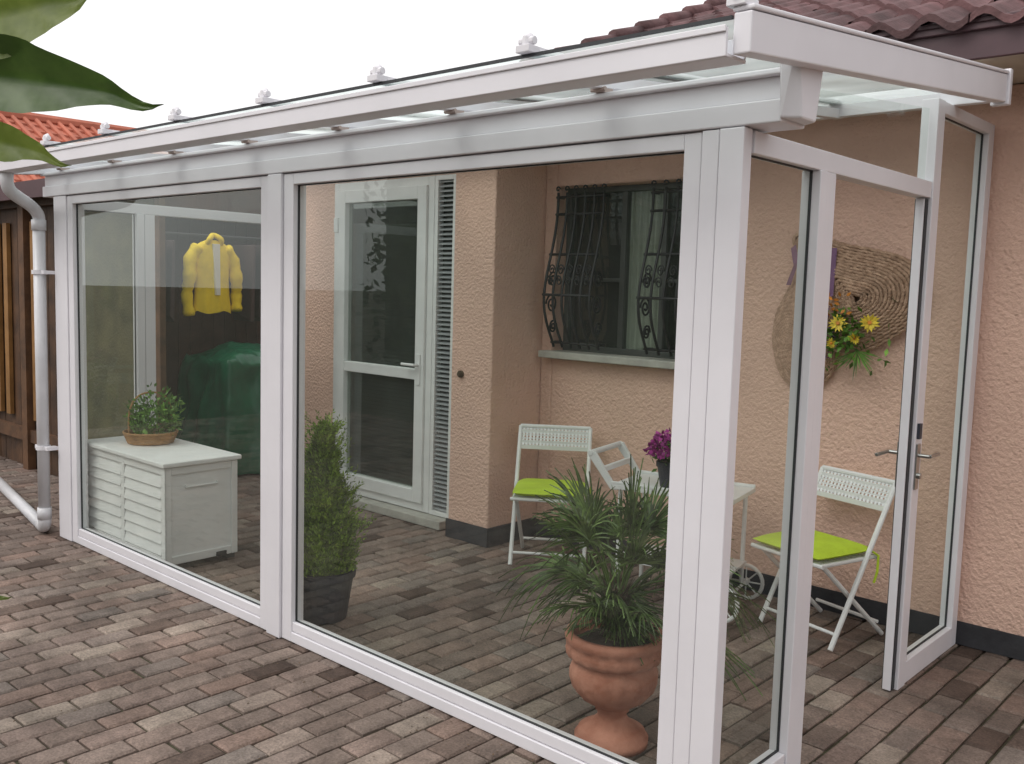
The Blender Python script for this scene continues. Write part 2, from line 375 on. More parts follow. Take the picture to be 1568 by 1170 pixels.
b=B();b.quad((-4.0,3.92,2.60),(6.4,3.92,2.60),(6.4,9.0,2.60+5.08*.4),(-4.0,9.0,2.60+5.08*.4));b.quad((-4.0,9.0,4.63),(6.4,9.0,4.63),(6.4,14,2.6),(-4,14,2.6));b.tri((-3.99,3.92,2.6),(-3.99,9,4.63),(-3.99,14,2.6));b.obj("roof_deck","brown",ho)
b=B()
for r in range(17):
    y=3.9+r*.3;z=2.66+r*.3*.4;b.tube([(-4.04,y,z+.005),(-4.04,y+.33,z+.115)],[.055,.045],10)
b.obj("verge_tiles","tile",ho,smooth=True)
dr=B()
dy=4.19
def rect(bb,xa,xb,za,zb,w,ya,yb):
    bb.box(xa,xa+w,ya,yb,za,zb);bb.box(xb-w,xb,ya,yb,za,zb);bb.box(xa+w,xb-w,ya,yb,za,za+w);bb.box(xa+w,xb-w,ya,yb,zb-w,zb)
rect(dr,-5.53,-4.50,.06,2.24,.055,dy,dy+.07)
rect(dr,-5.474,-4.556,.116,2.184,.085,dy-.018,dy+.05)
dr.box(-5.389,-4.641,dy-.012,dy+.045,.93,1.00)
dr.obj("door_frame","whitep",ho,bevel=.004)
b=B();b.box(-5.39,-4.64,dy+.02,dy+.024,.19,.935);b.box(-5.39,-4.64,dy+.02,dy+.024,.995,2.11);b.obj("door_glass","glass",ho)
b=B()
z=.19
while z<2.1:
    b.quad((-5.39,dy+.055,z),(-4.64,dy+.055,z),(-4.64,dy+.045,z+.024),(-5.39,dy+.045,z+.024));z+=.026
b.box(-5.45,-4.58,dy+.062,dy+.066,.12,2.18)
b.obj("door_blind","blind",ho)
b=B();b.tube([(-4.60,dy-.02,1.03),(-4.60,dy-.06,1.03),(-4.72,dy-.06,1.03)],.010,8);b.box(-4.618,-4.582,dy-.026,dy-.019,.90,1.10);b.obj("door_handle","whitep",ho,bevel=.002)
b=B()
for z in (.4,1.95): b.box(-5.50,-5.455,dy-.03,dy-.002,z-.05,z+.05)
b.obj("door_hinges","whitep",ho,bevel=.004)
b=B();b.box(-5.56,-4.30,4.10,4.26,0,.055);b.obj("door_step","sill",ho,bevel=.006)
b=B();rect(b,-4.496,-4.30,.06,2.24,.03,dy,dy+.07);b.obj("vent_frame","whitep",ho,bevel=.002)
b=B();z=.095
while z<2.2:
    b.hexa([(-4.466,dy+.01,z),(-4.33,dy+.01,z),(-4.33,dy+.035,z+.012),(-4.466,dy+.035,z+.012),(-4.466,dy+.01,z+.006),(-4.33,dy+.01,z+.006),(-4.33,dy+.035,z+.018),(-4.466,dy+.035,z+.018)]);z+=.030
b.obj("vent_slats","vent",ho)
b=B();b.box(-4.466,-4.33,dy+.05,dy+.06,.09,2.21);b.obj("vent_back","darkin",ho)
b=B();b.tube([(-4.08,4.049,1.02),(-4.08,4.035,1.02)],.022,14);b.tube([(-4.08,4.035,1.02),(-4.08,4.022,1.02)],.012,10);b.obj("door_bell","bark",ho)
# window
wy=WY+.10
b=B();b.box(-3.79,-2.50,WY-.075,WY+.12,1.13,1.172);b.obj("window_sill","sill",ho,bevel=.005)
b=B();rect(b,-3.74,-2.55,1.172,2.16,.035,wy,wy+.06)
for xa in (-3.31,-3.03): b.box(xa-.018,xa+.018,wy+.001,wy+.058,1.207,2.125)
b.box(-3.705,-3.328,wy+.004,wy+.055,1.60,1.62);b.box(-3.012,-2.585,wy+.004,wy+.055,1.60,1.62)
b.obj("window_frame","darkframe",ho,bevel=.003)
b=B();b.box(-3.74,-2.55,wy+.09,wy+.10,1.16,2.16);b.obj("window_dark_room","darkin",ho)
b=B()
for i in range(30):
    xa=-3.292+i*.0082;b.quad((xa,wy+.045+.01*math.sin(i*1.3),1.207),(xa+.0082,wy+.045+.01*math.sin((i+1)*1.3),1.207),(xa+.0082,wy+.045+.01*math.sin((i+1)*1.3),2.125),(xa,wy+.045+.01*math.sin(i*1.3),2.125))
b.obj("curtain","curtain",ho)
b=B();b.quad((-3.705,wy+.02,1.207),(-2.585,wy+.02,1.207),(-2.585,wy+.02,2.125),(-3.705,wy+.02,2.125));b.obj("window_glass","glass",ho)
def grille(xa,xb):
    g=B();zt,zb=2.12,1.20
    def by(t): return .035+.105*math.sin(math.pi*min(1,max(0,(t-.05)/.95))**1.7)**1.2 if t>.05 else .035
    def P(x,t,k=1.0): return V((x,WY-by(t)*k,zt+(zb-zt)*t))
    n=5
    for i in range(n+1):
        x=xa+(xb-xa)*i/n
        g.tube([P(x,t/22) for t in range(23)],.0085,6)
        g.tube([V((x+.018*(1-q/10)*math.cos(q*.8),WY-.04,zt+.02+.018*(1-q/10)*math.sin(q*.8))) for q in range(9)],.005,5)
    for t in (.03,.14,.40,.66,.97): g.tube([P(xa-.012,t),P(xb+.012,t)],.008,6)
    for x in (xa,xb):
        for t in (.03,.97): g.tube([P(x,t),V((x,WY+.02,P(x,t).z))],.008,6)
        for (t0,sg,rr) in ((.56,1,.04),(.72,-1,.05),(.87,1,.035)):
            c=V((x,WY-by(t0)*.50,zt+(zb-zt)*t0))
            g.tube([c+V((0,math.cos(q*.42)*rr*(1-q/34)*sg,math.sin(q*.42)*rr*1.2*(1-q/34))) for q in range(30)],.006,5)
    for j in range(n):
        x=xa+(xb-xa)*(j+.5)/n
        for t0,sg in ((.50,1),(.57,-1)):
            c=P(x,t0,1.02)
            g.tube([c+V((math.cos(q*.5)*.024*(1-q/24)*sg,0,math.sin(q*.5)*.034*(1-q/24))) for q in range(20)],.0045,5)
    return g
for i,(xa,xb) in enumerate(((-3.70,-3.36),(-3.02,-2.62))):
    grille(xa,xb).obj("wrought_iron_window_grille","iron",None,smooth=True)
# ---------------------------------------------------------------- wicker wall fan
wf=empty("wicker_wall_decoration")
def lobe(outl,cen,name,lift):
    o=smoothpts([(x,0,z) for x,z in outl],9,True);c=V((cen[0],0,cen[1]));b=B();K=16
    for k in range(K):
        s=1-k/K*.97;n=len(o)
        for ph in (0,math.pi):
            pts=[]
            for i,p in enumerate(o):
                q=c+(p-c)*(s+.010*math.sin(i*1.7+ph+k)+.012*noise.noise(V((i*.3,k,ph))));pts.append(V((q.x,WY-.02-lift-.055*(1-s*s)+.006*math.cos(i*1.7+ph+k),q.z)))
            b.tube(pts,.0085,5,closed=True)
    b.obj(name,"straw",wf,smooth=True)
    s2=B();n=len(o);s2.v=[tuple(V((p.x,WY-.010-lift,p.z))) for p in o]+[(c.x,WY-.045-lift,c.z)]
    s2.f=[(i,(i+1)%n,n) for i in range(n)];s2.obj(name+"_backing","straw",wf)
lobe([(-2.15,1.84),(-2.03,1.62),(-1.95,1.32),(-1.96,1.17),(-2.08,1.09),(-2.20,1.14),(-2.26,1.30),(-2.25,1.46),(-2.18,1.62)],(-2.10,1.35),"weave_a",0)
lobe([(-2.17,1.84),(-1.89,1.79),(-1.66,1.74),(-1.55,1.66),(-1.53,1.55),(-1.58,1.44),(-1.73,1.33),(-1.89,1.28),(-1.97,1.36),(-2.05,1.60)],(-1.82,1.54),"weave_b",.02)
def daisy(b,bc,c,r,n=14,nrm=V((.3,-1,.1))):
    nrm=nrm.normalized();s=nrm.cross(V((0,0,1))).normalized();u=s.cross(nrm)
    for i in range(n):
        q=2*math.pi*i/n+U(-.1,.1);d=s*math.cos(q)+u*math.sin(q);leafq(b,c+d*r*.15,d+nrm*U(.05,.5),nrm,r*U(.8,1.1),r*.38)
    bc.tube([c-nrm*.004,c+nrm*.008],r*.2,8)
b=B();bc=B();
for x,z,r,nn in ((-1.885,1.425,.042,V((.3,-1,.3))),(-1.735,1.435,.044,V((.6,-1,.1))),(-1.80,1.36,.028,V((0,-1,-.4))),(-1.91,1.33,.026,V((-.2,-1,-.3)))): daisy(b,bc,V((x,WY-.135,z)),r,nrm=nn)
b.obj("daisies","daisy",wf);bc.obj("daisy_centres","orange",wf)
b=B()
for i in range(26):
    c=V((U(-2.0,-1.85),WY-U(.09,.14),U(1.46,1.56)));leafq(b,c,rdir(),V((0,-1,0)),.032,.016)
b.obj("orange_blossom","orange",wf)
b=B()
for i in range(230):
    c=V((random.gauss(-1.86,.075),WY-U(.07,.125),random.gauss(1.36,.065)));leafq(b,c,rdir()+V((0,-.4,-.2)),rdir(),U(.03,.05),.02)
for i in range(22):
    c=V((-1.80,WY-.1,1.30));leafq(b,c,V((U(-1,.9),-.2,U(-1,-.1))),V((0,-1,0)),U(.08,.15),.008)
b.obj("greenery","green",wf)
b=B()
for i in range(130):
    c=V((random.gauss(-1.97,.035),WY-U(.09,.13),U(1.26,1.50)));leafq(b,c,rdir(),rdir(),.02,.010)
b.quad((-2.16,WY-.05,1.80),(-2.12,WY-.09,1.71),(-2.145,WY-.09,1.69),(-2.185,WY-.05,1.78));b.quad((-1.965,WY-.08,1.78),(-1.935,WY-.08,1.78),(-1.925,WY-.115,1.55),(-1.955,WY-.115,1.55))
b.quad((-2.12,WY-.09,1.72),(-2.145,WY-.09,1.70),(-2.19,WY-.07,1.60),(-2.165,WY-.07,1.60))
b.obj("purple_sprigs","ribbon",wf)
# ---------------------------------------------------------------- chairs
def chair(name,c,f,H=.72):
    f=V((f[0],f[1],0)).normalized();rz=math.atan2(f.y,f.x)-math.pi/2
    e=empty(name,(c[0],c[1],0),rz)
    b=B();w=.205;s=H/.72
    for sx in (-1,1):
        b.tube([(sx*w,-.19,H),(sx*w,.19,.008)],.012,8)
        b.tube([(sx*(w-.03),.24,.385*s),(sx*(w-.03),-.20,.008)],.011,8)
        b.tube([(sx*(w-.015),-.09,.39*s),(sx*(w-.015),.27,.39*s)],.010,8)
    b.tube([(-w,-.19,H),(w,-.19,H)],.012,8);b.tube([(-w,.155,.07),(w,.155,.07)],.008,8);b.tube([(-w+.03,-.165,.07),(w-.03,-.165,.07)],.008,8)
    b.tube([(-w,.27,.39*s),(w,.27,.39*s)],.010,8);b.tube([(-w,-.09,.39*s),(w,-.09,.39*s)],.010,8)
    for q in range(9):
        y=-.06+q*.037;b.box(-w+.01,w-.01,y,y+.022,.388*s,.396*s)
    b.obj("frame","whitep",e)
    b=B()
    def bp(x,z): return V((x,-.19+.38*(H-z)/H,z))
    zt,zb=H-.005,H-.115
    for i,z in enumerate((zt,zt-.026,zb+.026,zb)):
        a_=bp(-w,z);c_=bp(w,z);b.box(a_.x,c_.x,a_.y-.003,a_.y+.003,z-.012,z+.012)
    n=20
    for i in range(n+1):
        x=-w+2*w*i/n;b.hexa([bp(x-.0055,zb)+V((0,-.002,0)),bp(x+.0055,zb)+V((0,-.002,0)),bp(x+.0055,zb)+V((0,.002,0)),bp(x-.0055,zb)+V((0,.002,0)),bp(x-.0055,zt)+V((0,-.002,0)),bp(x+.0055,zt)+V((0,-.002,0)),bp(x+.0055,zt)+V((0,.002,0)),bp(x-.0055,zt)+V((0,.002,0))])
    for z in (zt-.045,zt-.062): a_=bp(0,z);b.box(-w,w,a_.y-.0025,a_.y+.0025,z-.004,z+.004)
    b.obj("backrest","whitep",e)
    b=B();G=18
    for sgn in (1,-1):
        n0=len(b.v)
        for i in range(G+1):
            for j in range(G+1):
                u=i/G*2-1;v=j/G*2-1;e_=max(0,1-max(abs(u),abs(v))**6)
                puff=(.5+.5*e_)*max(0,(1-abs(u)**5)*(1-abs(v)**5))**.35-.18*math.exp(-((abs(u)-.45)**2+(abs(v)-.45)**2)*40)+.06*noise.noise(V((u*3,v*3,c[0])))
                b.v.append((u*.197*(1-.03*abs(v)**4),.105+v*.187*(1-.03*abs(u)**4),.425*s+sgn*.027*max(0,puff)))
        for i in range(G):
            for j in range(G):
                a_=n0+i*(G+1)+j;q_=(a_,a_+G+1,a_+G+2,a_+1);b.f.append(q_ if sgn>0 else q_[::-1])
    b.obj("cushion","cush",e,smooth=True)
    b=B()
    for sx in (-1,1):
        b.tube([(sx*.18,-.07,.42*s),(sx*.215,-.085,.40*s),(sx*.225,-.07,.33*s),(sx*.218,-.06,.28*s)],.006,5)
    b.obj("cushion_ties","cush",e)
    return e
chair("folding_chair",(-3.42,4.14),(.58,-.81),.74)
chair("folding_chair",(-1.80,4.19),(-.27,-.96),.72)
# ---------------------------------------------------------------- trolley
tr=empty("garden_trolley",(-2.50,4.06,0),math.radians(12))
b=B();b.box(-.31,.31,-.19,.19,.565,.588)
b.box(-.31,.31,-.19,-.175,.5885,.603);b.box(-.31,.31,.175,.19,.5885,.603)
for i in range(2):
    for sx in (-.27,.27):
        b.tube([(sx,(-.16,.16)[i],.565),(sx,(-.16,.16)[i],.10 if sx>0 else .01)],.012,8)
b.box(-.29,.29,-.17,.17,.20,.215)
b.obj("table_top","whitep",tr,bevel=.003)
b=B()
for y in (-.175,.175): b.hexa([(-.315,y-.01,.56),(-.28,y-.01,.56),(-.28,y+.01,.56),(-.315,y+.01,.56),(-.445,y-.01,.72),(-.41,y-.01,.745),(-.41,y+.01,.745),(-.445,y+.01,.72)])
b.tube([(-.43,-.19,.732),(-.43,.19,.732)],.015,8)
b.box(-.375,-.355,-.165,.165,.640,.668)
b.obj("handle","whitep",tr,bevel=.003)
b=B()
for y in (-.21,.21):
    c=V((.28,y,.095));b.tube([c+V((math.cos(q*.2618)*.085,0,math.sin(q*.2618)*.085)) for q in range(24)],.010,8,closed=True)
    b.tube([c-V((0,.02,0)),c+V((0,.02,0))],.016,10)
    for q in range(8): b.tube([c,c+V((math.cos(q*.785)*.085,0,math.sin(q*.785)*.085))],.004,5)
b.tube([(.28,-.21,.095),(.28,.21,.095)],.008,8)
b.obj("wheels","whitep",tr)
fp=empty("purple_flower_pot",(-2.54,3.99,.589))
b=B();b.lathe([(.045,0),(.062,.10),(.068,.10),(.068,.125),(.055,.12)],k=20);b.obj("pot","slate",fp)
b=B();b2=B()
for i in range(420):
    d=rdir();d.z=abs(d.z);p=d*U(.075,.115)+V((0,0,.16));leafq(b,p,rdir()+d,d,.028,.022)
for i in range(200):
    d=rdir();p=d*U(.03,.10)+V((0,0,.15));leafq(b2,p,rdir(),d,.04,.018)
b.obj("blossom","purple",fp);b2.obj("leaves","green",fp)
# ---------------------------------------------------------------- storage box
sb=empty("storage_box")
b=B();xa,xb,ya,yb=-5.58,-4.625,2.425,2.86;HB=.555
b.box(xa+.012,xb-.012,ya+.012,yb-.012,.05,HB)
for x in (xa,(xa+xb)/2-.02,xb-.04): b.box(x,x+.04,ya,ya+.011,.03,HB)
b.box(xb-.011,xb,ya+.003,ya+.04,.03,HB);b.box(xb-.011,xb,yb-.04,yb-.003,.03,HB)
for z0,z1 in ((.03,.075),(HB-.04,HB)):
    b.box(xa+.04,xb-.041,ya+.002,ya+.0115,z0,z1);b.box(xb-.0115,xb-.002,ya+.04,yb-.041,z0,z1)
b.box(xb-.011,xb-.003,ya+.12,yb-.12,.435,.443);b.box(xb-.011,xb-.003,ya+.12,ya+.128,.443,.455);b.box(xb-.011,xb-.003,yb-.128,yb-.12,.443,.455)
b.obj("body","whitep",sb,bevel=.003)
b=B()
for s0,s1 in ((xa+.042,(xa+xb)/2-.022),((xa+xb)/2+.022,xb-.042)):
    for k in range(7):
        z=.082+k*.061
        b.hexa([(s0,ya-.002,z),(s1,ya-.002,z),(s1,ya+.0115,z),(s0,ya+.0115,z),(s0,ya+.010,z+.053),(s1,ya+.010,z+.053),(s1,ya+.0115,z+.053),(s0,ya+.0115,z+.053)])
b.obj("louvres","whitep",sb)
b=B();b.box(xa-.015,xb+.015,ya-.015,yb+.015,HB+.003,HB+.029);b.obj("lid","whitep",sb,bevel=.006)
b=B()
for x in (xa+.03,xb-.07):
    for y in (ya+.01,yb-.06): b.box(x,x+.05,y,y+.05,0,.0495)
b.box(xb-.002,xb+.006,ya+.30,ya+.36,.032,.055)
b.obj("feet","black",sb)
bk=empty("wicker_basket_plant",(-5.27,2.68,HB+.030))
b=B()
for k in range(7):
    r=.125+.004*k;b.tube([(r*math.cos(q*.2618),r*math.sin(q*.2618),.008+k*.0095+.003*math.sin(q*3.1416+k*3.14)) for q in range(24)],.0065,6,closed=True)
b.lathe([(.12,.002),(.125,.05)],k=20);b.tube(smoothpts([(.0,-.13,.05),(.0,-.125,.20),(0,-.06,.285),(0,.06,.285),(0,.125,.20),(0,.13,.05)],5),.006,6)
b.obj("basket","wicker",bk,smooth=True)
b=B()
for i in range(1200):
    d=rdir();p=V((d.x*.13+.02,d.y*.12+.02,.15+d.z*.12))*(1+.35*noise.noise(d*2.2));q=V((U(-.03,.03),U(-.03,.03),U(-.02,.02)));leafq(b,p*U(.6,1.12)+q,rdir()+d+V((0,0,.3)),rdir(),U(.02,.045),U(.012,.022))
b.obj("leaves","green",bk)
# ---------------------------------------------------------------- conifer
cf=empty("potted_conifer",(-3.51,2.62,0))
b=B();b.lathe([(.10,0),(.105,.005),(.135,.20),(.145,.20),(.148,.235),(.13,.235),(.125,.195)],k=28);b.obj("planter","slate",cf)
b=B()
def cr(t): return .180*math.sin(min(1,(t*2.4+.35))*math.pi/2)*(1-t)**.72+.004
def crn(p): return 1+.75*noise.noise(V((p[0]*14,p[1]*14,p[2]*11)))
H0,HH=.21,.69
for i in range(11000):
    t=R()**1.2;ang=U(0,6.283);out=V((math.cos(ang),math.sin(ang),0))
    base=out*cr(t)+V((0,0,H0+t*HH));lump=crn(base);rr=cr(t)*lump*U(.60,1.0)
    p=out*rr+V((0,0,H0+t*HH));leafq(b,p,out*.6+V((0,0,1.0))+rdir()*.6,out+rdir()*.4,U(.02,.036),U(.006,.011))
for i in range(340):
    t=R()*.97;ang=U(0,6.283);out=V((math.cos(ang),math.sin(ang),0));base=out*cr(t)+V((0,0,H0+t*HH));p0=out*cr(t)*crn(base)*.86+V((0,0,H0+t*HH));dd=(out*.8+V((0,0,1))+rdir()*.35).normalized();ln=U(.8,1.8)
    for k in range(16): leafq(b,p0+dd*k*.0045*ln,dd+rdir()*.8,out+rdir()*.5,U(.012,.024),.007)
for k in range(20): leafq(b,V((0,0,H0+HH*.93+k*.002)),V((U(-.3,.3),U(-.3,.3),1)),rdir(),.04,.006)
b.lathe([(cr(t/10)*.5,H0+t*.066) for t in range(11)],k=14)
b.tube([(0,0,.2),(0,0,.6)],.012,6)
b.obj("foliage","conifer",cf)
# ---------------------------------------------------------------- urn with palm
ur=empty("palm_in_terracotta_urn",(-1.84,2.595,0))
prof=[(.128,0),(.130,.022),(.120,.026),(.118,.04),(.10,.048),(.070,.065),(.052,.085),(.050,.10),(.060,.108),(.060,.118),(.075,.128),(.112,.150),(.138,.180),(.150,.212),(.152,.235),(.146,.255),(.138,.268),(.142,.274),(.160,.280),(.168,.292),(.170,.310),(.164,.322),(.172,.330),(.176,.345),(.170,.358),(.150,.36),(.140,.33)]
prof=[(r*.98,z*1.09) for r,z in prof]
def gad(i,a,z):
    z/=1.09
    if .12<z<.262: return 1+.045*abs(math.sin(8*a+z*9))*math.sin(max(0,min(1,(z-.12)/.14))*math.pi)
    if .276<z<.325: return 1+.022*math.sin(18*a+z*60)
    return 1
b=B();b.lathe(prof,k=128,fn=gad);b.obj("urn","terra",ur,smooth=True)
b=B();b.lathe([(.139,.355),(.10,.365),(.0,.37)],k=20,cap=False);b.obj("soil","soil",ur)
b=B()
for i in range(260):
    t=R();ang=U(0,6.28);o_=V((math.cos(ang),math.sin(ang),0));leafq(b,o_*.035*(1-t*.2)+V((0,0,.36+t*.17)),o_*.6+V((0,0,1)),o_,U(.04,.08),.012)
b.tube([(0,0,.35),(0,0,.53)],.035,8);b.obj("trunk","bark",ur)
pl=B();st=B()
def frond(az,el,plen,fl,nl=17,fan=2.2,droop=.35,w=.013,z0=.49):
    d=V((math.cos(az)*math.cos(el),math.sin(az)*math.cos(el),math.sin(el)));p0=V((math.cos(az)*.015,math.sin(az)*.015,z0+U(-.05,.03)))
    mid=p0+d*plen*.5+V((0,0,.015));p1=p0+d*plen-V((0,0,plen*plen*.25))
    st.tube(smoothpts([p0,mid,p1],4),[.0045]*9,5)
    d2=(p1-mid).normalized();side_=d2.cross(V((0,0,1)));
    if side_.length<.1: side_=V((1,0,0))
    side_.normalize();up=side_.cross(d2);tw=U(-.7,.7);side_,up=side_*math.cos(tw)+up*math.sin(tw),up*math.cos(tw)-side_*math.sin(tw)
    for i in range(nl):
        q=(i/(nl-1)-.5)*fan;L_=fl*(1-.30*(abs(q)/(fan/2))**1.6)*U(.8,1.1)
        dd=(d2*math.cos(q)+side_*math.sin(q)+up*.12*math.cos(q)+rdir()*.04).normalized()
        s=dd.cross(up).normalized();dk=U(.5,1.4)
        prev=None;K=5
        for k in range(K+1):
            t=k/K;p=p1+dd*L_*t-V((0,0,1))*droop*L_*t**2.6*dk;ww=w*(.30+.9*min(1,t*2.5))*(1-t**1.8)*.5+.0005
            if p.y<-.225: p.y=-.225
            a_=p-s*ww+up*.002;c_=p+s*ww+up*.002;m_=p-up*.002
            if prev:
                n=len(pl.v);pl.v+=[tuple(x) for x in (prev[0],prev[1],prev[2],a_,m_,c_)]
                pl.f+=[(n,n+1,n+4,n+3),(n+1,n+2,n+5,n+4)]
            prev=(a_,m_,c_)
ga_=2.39996
for i in range(30):
    t=i/29;az=i*ga_+U(-.25,.25)
    el=math.radians(8+t*72)+U(-.1,.1)
    k_=.62 if math.sin(az)<-.35 and t<.6 else 1.10
    frond(az,el,U(.18,.28)*k_,U(.20,.28)*k_,nl=random.choice((19,22,25)),fan=U(2.2,3.1),droop=U(.15,.5)+(.2 if t<.4 else 0),w=.0088)
for i in range(44):
    az=U(0,6.28);el=U(-.1,1.0);frond(az,el,U(.02,.06),U(.09,.15),nl=8,fan=1.7,droop=.08,w=.007,z0=U(.42,.50))
pl.obj("fronds","palm",ur);st.obj("petioles","palm",ur,smooth=True)
# ---------------------------------------------------------------- shed
sh=empty("wooden_garden_shed")
b=B();x=-9.6
while x<-7.02:
    w=.115;b.box(x,x+w-.004,3.02+U(0,.004),3.045,0,2.12);x+=w
b.box(-9.62,-9.602,3.0,6.2,0,2.12)
b.obj("plank_walls","wood",sh)
b=B()
y=3.05
while y<6.1: b.box(-8.3,-8.275,y,y+.115,0,2.14);y+=.12
x=-8.25
while x<-6.05: b.box(x,x+.115,6.1,6.13,0,2.3);x+=.12
b.box(-7.48,-7.452,3.1,6.1,2.202,2.42);b.box(-7.30,-7.27,3.1,6.1,2.10,2.30)
b.obj("inner_boards","redwood",sh)
b=B()
for x in (-9.6,-8.75,-7.92,-7.08): b.box(x,x+.10,2.955,3.015,0,2.14)
b.box(-9.6,-5.80,2.96,3.012,2.06,2.139) ;b.box(-9.5,-7.0,2.975,3.018,.22,.32)
b.box(-5.86,-5.80,3.02,3.06,0,2.05)
b.obj("posts","wood",sh)
b=B()
for x in (-8.60,-7.79): b.box(x+.02,x+.16,2.985,3.016,.40,1.95)
b.box(-8.32,-8.24,2.985,3.016,.40,1.95);b.obj("amber_boards","amber",sh)
b=B();b.box(-6.98,-5.87,3.02,3.045,0,2.05);b.obj("olive_screen","olive",sh)
b=B();b.box(-9.9,-7.30,2.86,6.4,2.141,2.20);b.box(-9.9,-5.88,2.83,2.859,2.10,2.225);b.obj("shed_roof","brown",sh)
rk=empty("clothes_rack",(-7.15,4.12,0))
b=B()
b.tube([(0,-.75,1.90),(0,.85,1.90)],.012,8)
for y in (-.72,.82): b.tube([(0,y,1.90),(0,y,.0)],.012,8);b.tube([(-.22,y,.012),(.22,y,.012)],.012,8)
b.obj("rack","black",rk)
b=B()
for i,y in enumerate((-.45,-.38,.34,.42,.50,.58)):
    b.hexa([(-.16,y-.02,1.2+.05*(i%3)),(.16,y-.02,1.2+.05*(i%2)),(.16,y+.02,1.2),(-.16,y+.02,1.2),(-.20,y-.01,1.84),(.20,y-.01,1.84),(.20,y+.01,1.84),(-.20,y+.01,1.84)])
b.obj("hanging_clothes",mat("dark_clothes",(.05,.03,.03),.9,island=.6),rk,bevel=.008)
jk=empty("yellow_jacket",(-7.05,4.12,0))
b=B();K=40
secs=[(1.86,.05,.045),(1.84,.10,.05),(1.815,.14,.055),(1.77,.165,.06),(1.68,.16,.065),(1.55,.148,.06),(1.42,.153,.065),(1.33,.165,.07),(1.28,.168,.07)]
for (z,w,dp_) in secs:
    for j in range(K):
        q=2*math.pi*j/K;fo=1+(.16*math.sin(q*9+z*5)+.10*math.sin(q*5-z*9))*(1.88-z)*1.5
        b.v.append((dp_*math.cos(q)*fo,w*math.sin(q),z+.012*math.sin(q*4)*(z<1.3)))
for i in range(len(secs)-1):
    for j in range(K): b.f.append((i*K+j,i*K+(j+1)%K,(i+1)*K+(j+1)%K,(i+1)*K+j))
for sy in (-1,1):
    b.tube(smoothpts([(0,sy*.12,1.80),(0,sy*.19,1.70),(.02,sy*.21,1.55),(.0,sy*.222,1.42),(.02,sy*.212,1.25 if sy<0 else 1.29)],4),[.052+.006*math.sin(i*1.9) for i in range(9)]+[.045+.006*math.sin(i*2.3) for i in range(8)],12)
b.tube(smoothpts([(.03,-.06,1.83),(.055,-.05,1.87),(.02,0,1.90),(.055,.05,1.87),(.03,.06,1.83)],4),.022,8)
b.obj("jacket_body","yellow",jk,smooth=True)
b=B();b.hexa([(.06,-.012,1.42),(.088,-.012,1.42),(.088,.025,1.42),(.06,.025,1.42),(.045,-.030,1.83),(.070,-.030,1.83),(.070,.032,1.83),(.045,.032,1.83)]);b.tube([(.0,0,1.85),(.0,0,1.89),(.0,.02,1.91)],.004,6);b.obj("lining_and_hook","wfab",jk,bevel=.006)
tp=B();nx,ny=60,72
for i in range(nx+1):
    for j in range(ny+1):
        u=i/nx*2-1;v=j/ny*2-1
        m=max(abs(u),abs(v));ang=math.atan2(v,u)
        if m<.58:
            x=u/.58*.34;y=v/.58*.40;z=1.00+.09*noise.noise(V((x*4,y*4,1)))+.02*noise.noise(V((x*14,y*14,5)))-.12*(m/.58)**3
        else:
            t=(m-.58)/.42;k=.58/m;x=u*k/.58*.34;y=v*k/.58*.40
            flare=1+.28*t+(.10*t+.02)*math.sin(ang*9+2.5*math.sin(ang*3))+.14*noise.noise(V((x*4,y*4,t*3)))+.05*noise.noise(V((x*14,y*14,t*7)))
            x*=flare;y*=flare;z=.89*(1-t)+.012+.07*noise.noise(V((x*6,y*6,t*4)))*(1-t)
        tp.v.append((x,y,max(z,.005)))
for i in range(nx):
    for j in range(ny):
        a_=i*(ny+1)+j;tp.f.append((a_,a_+ny+1,a_+ny+2,a_+1))
o=tp.obj("tarpaulin_covered_furniture","tarp",None,smooth=True);o.location=(-6.95,4.42,0)
# ---------------------------------------------------------------- neighbouring house
nh=empty("neighbouring_house")
b=B();b.box(-23,-17.2,-2,11,0,3.0);b.obj("walls","cream",nh)
b=B();b.quad((-16.8,-2.3,2.9),(-16.8,11.3,2.9),(-20,11.3,4.55),(-20,-2.3,4.55));b.quad((-20,-2.3,4.55),(-20,11.3,4.55),(-23.4,11.3,2.8),(-23.4,-2.3,2.8))
y=-2.3
k=0
while k<10:
    xx=-16.8-k*.32;zz=2.9+k*.165;b.hexa([(xx,-2.3,zz),(xx,11.3,zz),(xx-.34,11.3,zz+.17),(xx-.34,-2.3,zz+.17),(xx,-2.3,zz+.05),(xx,11.3,zz+.05),(xx-.34,11.3,zz+.18),(xx-.34,-2.3,zz+.18)]);k+=1
while y<11.2:
    b.tube([(-16.8,y,2.94),(-20,y,4.60)],.05,6);y+=.22
b.tube([(-20,-2.3,4.6),(-20,11.3,4.6)],.11,8)
b.obj("red_tiled_roof","redtile",nh)
# ---------------------------------------------------------------- hedge out of view behind the viewer, put in to darken the glass reflections
b=B()
b.box(-14,6,-7.6,-7.1,0,3.6)
for i in range(7000):
    x=U(-14.2,6.2);p=V((x,-7.0+U(-.1,.2)+.12*math.sin(x*3),U(0,3.9+.15*math.sin(x*1.7))))
    leafq(b,p,rdir()+V((0,.4,.3)),rdir(),U(.12,.24),U(.08,.14))
b.obj("added_hedge","added_hedge")
